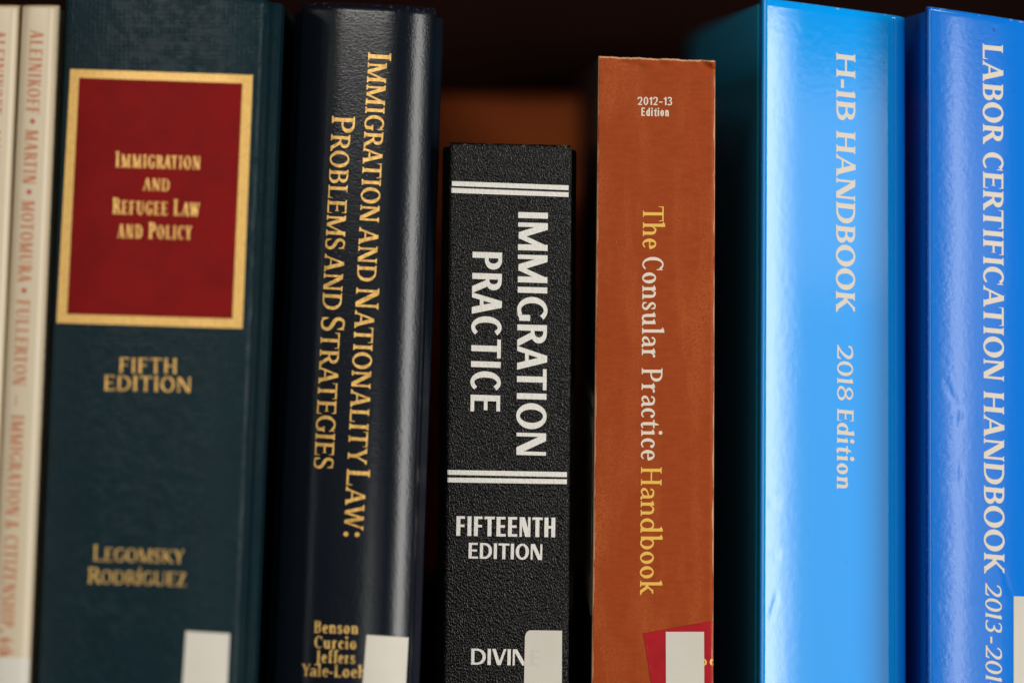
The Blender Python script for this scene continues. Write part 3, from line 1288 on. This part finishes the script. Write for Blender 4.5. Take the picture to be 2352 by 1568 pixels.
# ================================================================== teal hardcover
teal = Book('hardcover_book', 'thick dark teal cloth hardcover with a red title panel framed in gold', ((146, 0), (80, 1568)), ((608, 15), (545, 1568)), ((146, -20), (608, -8)),
            -0.024, 0.14, profile=flat(0.0012, 0.0012, 0.0022, 3.2), depth=0.165, kd=KD)
teal.spine(M['teal'], nu=60, nz=80, lip=0.0016)
hard = [(-0.0002, 0.0004), (0.0007, 0.0022), (0.0014, 0.006), (0.0030, 0.009), (0.0031, 0.0105), (0.0031, 0.1)]
teal.cover(1, hard, 0.0028, M['teal'], 'front_cover', dz=0.0008)
teal.cover(-1, [(-0.0002, 0.0004), (-0.001, 0.004), (0.0006, 0.009), (0.0006, 0.1)], 0.0028, M['teal'], 'back_cover', dz=0.0008)
teal.pages(0.0035, 0.004)
panel = teal.patch('title_panel', [(165, 163), (578, 176), (554, 750), (134, 738)], M['red_panel'], nu=30, nv=30)
teal.patch('gold_border', [(162, 159), (581, 173), (557, 754), (130, 741)], M['gold'], lift=0.00013,
           hole=[(182, 179), (557, 192), (534, 732), (154, 721)], parent=panel)
ft = serif(0.15, 0.068, serif=0.055, h=0.05, br=0.04, sc=0.83, track=0.015)
teal.texts('title_lettering', ft, [('Immigration', (265, 384), (460, 389.5), 36), ('and', (328, 437), (389, 439), 33),
                                   ('Refugee Law', (258, 491), (459, 497), 37), ('and Policy', (269, 546), (441, 550), 37)],
           M['gold_ink'], caps=True, lift=0.00014, parent=panel)
fe = serif(0.165, 0.08, serif=0.05, h=0.05, br=0.03, track=0.08)
teal.texts('edition_lettering', fe, [('FIFTH', (274, 855), (406, 857.5), 34), ('EDITION', (239, 895.5), (438, 900.5), 34)], M['gold_ink'])
teal.texts('author_lettering', ft, [('Legomsky', (214, 1287), (423, 1293), 37), ('Rodr\u00edguez', (202, 1338.5), (427, 1345), 37)], M['gold_worn'], caps=True)
teal.patch('call_number_label', [(427, 1448), (528, 1454), (516, 1700), (411, 1694)], M['label'])

# ================================================================== navy hardcover
navy = Book('hardcover_book', 'navy blue hardcover with rounded shiny spine and long gold title in two lines', ((688, 0), (622, 1568)), ((1000, 20), (944, 1568)), ((688, 0), (1000, 14)),
            -0.0045, 0.135, profile=flat(0.0010, 0.0010, 0.0052, 3.0), depth=0.165, kd=KD)
navy.spine(M['navy'], nu=70, nz=70, lip=0.0022)
navy.cover(1, [(-0.0002, 0.0002), (-0.0006, 0.0012), (0.0002, 0.0030), (0.0016, 0.0046), (0.0019, 0.006), (0.0019, 0.1)], 0.0026, M['navy'], 'front_cover', dz=0.0022, bevel=0.0009)
navy.cover(-1, [(-0.0002, 0.0002), (0.0, 0.002), (0.0016, 0.005), (0.0018, 0.0065), (0.0018, 0.1)], 0.0026, M['navy'], 'back_cover', dz=0.0022, bevel=0.0009)
navy.pages(0.0035, 0.004)
fn = serif(0.172, 0.088, serif=0.075, h=0.065, br=0.045, sc=0.83)


def nb(y, p, q):
    return (p[0] + (q[0] - p[0]) * (y - p[1]) / (q[1] - p[1]), y)


A0, A1 = (846, 121), (789.5, 1230)
B0, B1 = (763, 266), (721, 1074)
navy.texts('title_lettering', fn,
           [(w_, nb(a, A0, A1), nb(c, A0, A1), 53) for w_, a, c in (('Immigration', 121, 509), ('and', 521, 645), ('Nationality', 660, 1065), ('Law:', 1076, 1231))] +
           [(w_, nb(a, B0, B1), nb(c, B0, B1), 53) for w_, a, c in (('Problems', 266, 572), ('and', 582, 710), ('Strategies', 726, 1075))],
           M['gold_ink'], caps=True)
fa = serif(0.19, 0.085, serif=0.05, h=0.05, br=0.03)
navy.texts('author_lettering', fa, [('Benson', (721, 1452), (823, 1455), 28), ('Curcio', (722, 1487), (818, 1490), 28), ('Jeffers', (726, 1520), (815, 1523), 28),
                                    ('Yale-Loehr', (692, 1551), (856, 1556), 28)], M['gold_worn'])
navy.patch('call_number_label', [(842, 1456.5), (938.5, 1463), (925, 1700), (823, 1694)], M['label'], lift=0.00009, th=0.00010)

# ================================================================== black book
black = Book('hardcover_book', 'short black leather grained book with white double bars and bold white title', ((1033, 327), (1017, 1568)), ((1314, 335), (1306, 1568)), ((1033, 327), (1314, 334)),
             0.0, 0.0, profile=flat(0.0009, 0.0009, 0.0002, 2), depth=0.165)
black.spine(M['black'], nu=40, nz=60, lip=0.0009)
black.cover(-1, [(-0.0002, 0.0003), (-0.0002, 0.0025), (0.0012, 0.006), (0.0018, 0.008), (0.0018, 0.1)], 0.0026, M['black'], 'back_cover', dz=0.001)
black.cover(1, [(-0.0002, 0.0003), (-0.0002, 0.0025), (0.0008, 0.006), (0.0012, 0.008), (0.0012, 0.1)], 0.0026, M['black'], 'front_cover', dz=0.001)
black.pages(0.0035, 0.004)
for q in ([(1038, 416), (1306, 426), (1306, 437), (1038, 427)], [(1037, 431.5), (1306, 442), (1306, 452.5), (1037, 443)],
          [(1028, 1078.5), (1302, 1083.5), (1302, 1095), (1028, 1089.5)], [(1028, 1096), (1302, 1100), (1302, 1111), (1028, 1107)]):
    black.patch('foil_bar', q, M['silver_ink'], nu=90, nv=2, th=0.00003)
fs = Font(w=0.20, t=0.125, serif=0, track=0.0)
black.texts('title_lettering', fs, [('IMMIGRATION', (1190.5, 487), (1186, 1044), 68), ('PRACTICE', (1085.5, 578), (1080.5, 944), 68)], M['silver_ink'], sk=0.02)
fs2 = Font(w=0.20, t=0.13, serif=0, track=-0.02)
black.texts('edition_lettering', fs2, [('FIFTEENTH', (1048, 1229.5), (1275, 1233), 45), ('EDITION', (1076, 1281.5), (1245, 1285), 36)], M['silver_ink'])
black.text('author_lettering', fs2, 'DIVINE', (1082, 1525), (1240, 1528), 37, M['silver_ink'])
lab = black.patch('call_number_label', [(1206, 1446), (1291, 1447), (1290, 1700), (1201, 1700)], M['label'], lift=0.00007, th=0.00008, nu=40, round_c=14)
black.text('show_through_letter', fs2, 'E', (1219, 1527.5), (1240, 1528), 37, M['ghost_ink'], lift=0.00017, parent=lab)

# ================================================================== brown book
brown = Book('paperback_book', 'reddish brown book with scuffed top edge, yellow and white title and red sticker', ((1375, 130), (1359, 1568)), ((1644, 140), (1639, 1568)), ((1375, 129), (1644, 139)),
             0.0006, 0.0, profile=flat(0.0004, 0.0011, 0.0002, 2), depth=0.180)
brown.dent_k = 1.3
for p0, p1, h, wd in (((1420, 145), (1475, 152), 0.0005, 0.0004), ((1475, 150), (1550, 140), -0.0004, 0.0004), ((1560, 138), (1600, 150), 0.0004, 0.0004),
                      ((1610, 140), (1640, 165), 0.0007, 0.0005), ((1625, 140), (1645, 152), -0.0006, 0.0004), ((1500, 141), (1530, 149), 0.0005, 0.0003)):
    brown.dent(p0, p1, h, wd)
brown.spine(M['brown'], nu=110, nz=420, lip=0.0005, rag=0.00012, edge_w=0.0008)
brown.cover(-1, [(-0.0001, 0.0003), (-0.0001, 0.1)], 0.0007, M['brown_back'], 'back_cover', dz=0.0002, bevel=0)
brown.cover(1, [(-0.0001, 0.0003), (-0.0001, 0.1)], 0.0007, M['brown'], 'front_cover', dz=0.0002, bevel=0)
brown.pages(0.0010, 0.0004)
fh = Font(w=0.18, t=0.135, serif=0, xh=0.74, asc=1.0, track=0.0)
brown.texts('edition_lettering', fh, [('2012\u201313', (1465, 241.5), (1543.5, 242), 18.5), ('Edition', (1473, 266.5), (1536, 267.5), 19)], M['white_ink'])
fb = serif(0.148, 0.068, serif=0.075, h=0.045, br=0.04, xh=0.64, asc=1.07)
T0, T1 = (1477, 474), (1470, 1366)
for w_, a, c, ink, lb_ in (('The', 474, 571, 'yellow_ink', 'yellow first word of the title'), ('Consular', 590, 822, 'white_ink', 'cream second word of the title'),
                           ('Practice', 845, 1056, 'white_ink', 'cream third word of the title'), ('Handbook', 1072, 1366, 'yellow_ink', 'yellow last word of the title')):
    brown.text('title_word', fb, w_, nb(a, T0, T1), nb(c, T0, T1), 47.5, M[ink], label=lb_)
stk = brown.patch('red_sticker', [(1477.5, 1453), (1638, 1424), (1637, 1700), (1517, 1700)], M['red_sticker'])
brown.texts('sticker_print', fs, [('o', (1612, 1527), (1624, 1526), 22), ('c', (1631, 1527), (1640, 1526), 22)], M['yellow_ink'], lift=0.00014, parent=stk)
brown.patch('call_number_label', [(1529, 1449.5), (1617, 1449.5), (1618, 1700), (1530, 1700)], M['label'], lift=0.00015)
# photograph printed on the back cover, seen through the gap beside the black book


def back_quad(b, side, y0, y1, z0, z1, lift, x_of=None):
    V = []
    for lay in (lift, lift - 0.00002):
        for yy, zz in ((y0, z0), (y1, z0), (y1, z1), (y0, z1)):
            x0 = (b.xl(zz) if side < 0 else b.xr(zz)) + b.kd * yy
            V.append((x0 + side * lay, yy, zz))
    return V, [(0, 1, 2, 3), (7, 6, 5, 4), (0, 4, 5, 1), (1, 5, 6, 2), (2, 6, 7, 3), (3, 7, 4, 0)]


v, f = back_quad(brown, -1, 0.006, 0.110, -0.1065, -0.0555, 0.00015)
ph = obj('cover_photograph', v, f, M['grey_print'], brown.root, brown.root)
V, F_ = [], []
for y0, y1, z0, z1 in ((0.010, 0.02, -0.098, -0.065), (0.028, 0.04, -0.098, -0.062), (0.048, 0.06, -0.104, -0.070), (0.07, 0.1, -0.098, -0.06), (0.006, 0.05, -0.0604, -0.0585)):
    v, f = back_quad(brown, -1, y0, y1, z0, z1, 0.00024)
    n0 = len(V)
    V += v
    F_ += [tuple(i + n0 for i in q) for q in f]
obj('dark_columns', V, F_, M['dark_print'], ph, brown.root)

# ================================================================== sky blue book
sky = Book('hardcover_book', 'bright sky blue glossy handbook with cream title, tall and next to the brown book', ((1752, -4), (1746, 1568)), ((2088, 36), (2090, 1568)), ((1752, -6), (2088, 38)),
           0.003, 0.0, profile=flat(0.0010, 0.0046, 0.0, 2, tilt=0.0022), depth=0.180, kd=-0.03)
sky.dent_k = 0.12
for p0, p1, h, wd in (((1765, 1155), (1790, 1152), 0.00025, 0.0003), ((1765, 1278), (1790, 1276), 0.0003, 0.0003), ((1768, 1420), (1785, 1370), 0.0002, 0.0004)):
    sky.dent(p0, p1, h, wd)
sky.spine(M['sky'], nu=90, nz=240, lip=0.0008, edge_w=0.0004)
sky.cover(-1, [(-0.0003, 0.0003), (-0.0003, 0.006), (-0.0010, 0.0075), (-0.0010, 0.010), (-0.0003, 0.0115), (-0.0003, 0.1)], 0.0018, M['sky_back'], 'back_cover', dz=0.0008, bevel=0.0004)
sky.cover(1, [(-0.0003, 0.0003), (-0.0003, 0.1)], 0.0018, M['sky'], 'front_cover', dz=0.0008, bevel=0.0004)
sky.pages(0.0030, 0.003)
fk = serif(0.26, 0.10, serif=0.075, h=0.055, br=0.06)
sky.texts('title_lettering', fk, [('H-1B', (1921, 121), (1921, 275), 43.5), ('HANDBOOK', (1921, 300), (1920, 715), 43.5)], M['sky_ink'], sk=0.11)
fl_ = serif(0.215, 0.09, serif=0.07, h=0.045, br=0.05, xh=0.66, asc=1.05, track=0.02)
sky.texts('edition_lettering', fl_, [('2018', (1923, 791), (1923, 918), 36), ('Edition', (1923, 937), (1922, 1122), 37.5)], M['sky_ink'], sk=0.09)
V, F_ = [], []
fc = serif(0.16, 0.07)
for ch, zt, hh, yy in (('T', -0.0098, 0.0100, 0.040), ('O', -0.0215, 0.0215, 0.030), ('I', -0.0420, 0.0225, 0.036), ('H', -0.0605, 0.0100, 0.040)):
    fc.xs = 1.0
    gv, gt = triangulate(glyph(fc, ch)[0])
    n0 = len(V)
    for gx, gy in gv:
        zz = zt - hh + gy * hh
        V.append((sky.xl(zz) - (-0.0003) - 0.00006, yy + 0.035 - gx * hh * 1.6, zz))
    F_ += [tuple(i + n0 for i in t_) for t_ in gt]
obj('cover_lettering', V, F_, M['pale_blue_ink'], sky.root, sky.root)

# ================================================================== royal blue book
royal = Book('hardcover_book', 'deep royal blue handbook with creased spine and long cream title at the right end', ((2133, 14), (2135, 1568)), ((2392, 49), (2392, 1568)), ((2133, 14), (2392, 53)),
             -0.0045, 0.0, profile=flat(0.0007, 0.0010, 0.0008, 2, tilt=0.0010), depth=0.172)
royal.dent_k = 0.16
for p0, p1, h, wd in (((2300, 1385), (2165, 1392), 0.00028, 0.0005), ((2240, 1375), (2330, 1380), 0.0003, 0.0006), ((2205, 975), (2208, 945), 0.0003, 0.0004),
                      ((2208, 945), (2170, 880), 0.0002, 0.0004), ((2300, 1300), (2330, 1380), 0.00025, 0.0004), ((2175, 1120), (2300, 1125), 0.00018, 0.0006),
                      ((2250, 960), (2260, 990), 0.00025, 0.0005), ((2206, 1060), (2206, 1110), 0.0002, 0.0003)):
    royal.dent(p0, p1, h, wd)
royal.spine(M['royal'], nu=90, nz=300, lip=0.0008, edge_w=0.0005)
royal.cover(-1, [(-0.0003, 0.0003), (-0.0003, 0.1)], 0.0018, M['royal'], 'back_cover', dz=0.0008, bevel=0.0004)
royal.cover(1, [(-0.0003, 0.0003), (-0.0003, 0.1)], 0.0018, M['royal'], 'front_cover', dz=0.0008, bevel=0.0004)
royal.pages(0.0030, 0.003)
fr = serif(0.235, 0.095, serif=0.07, h=0.05, br=0.05)
R0, R1 = (2257, 100), (2260.5, 1315)
royal.texts('title_lettering', fr, [(w_, nb(a, R0, R1), nb(c, R0, R1), 46.5) for w_, a, c in (('LABOR', 100, 326), ('CERTIFICATION', 348, 871), ('HANDBOOK', 897, 1315))], M['sky_ink'], sk=0.10)
fi = serif(0.185, 0.075, serif=0.055, h=0.04, br=0.04, track=0.02)
royal.texts('edition_lettering', fi, [('2013', (2263, 1337), (2264, 1448), 37), ('-', (2264, 1458), (2264, 1473), 40), ('2014', (2264, 1480), (2264, 1594), 37)], M['sky_ink'], sk=0.22)
royal.patch('call_number_label', [(2328, 1368), (2381, 1370), (2381, 1700), (2328, 1700)], M['label'])
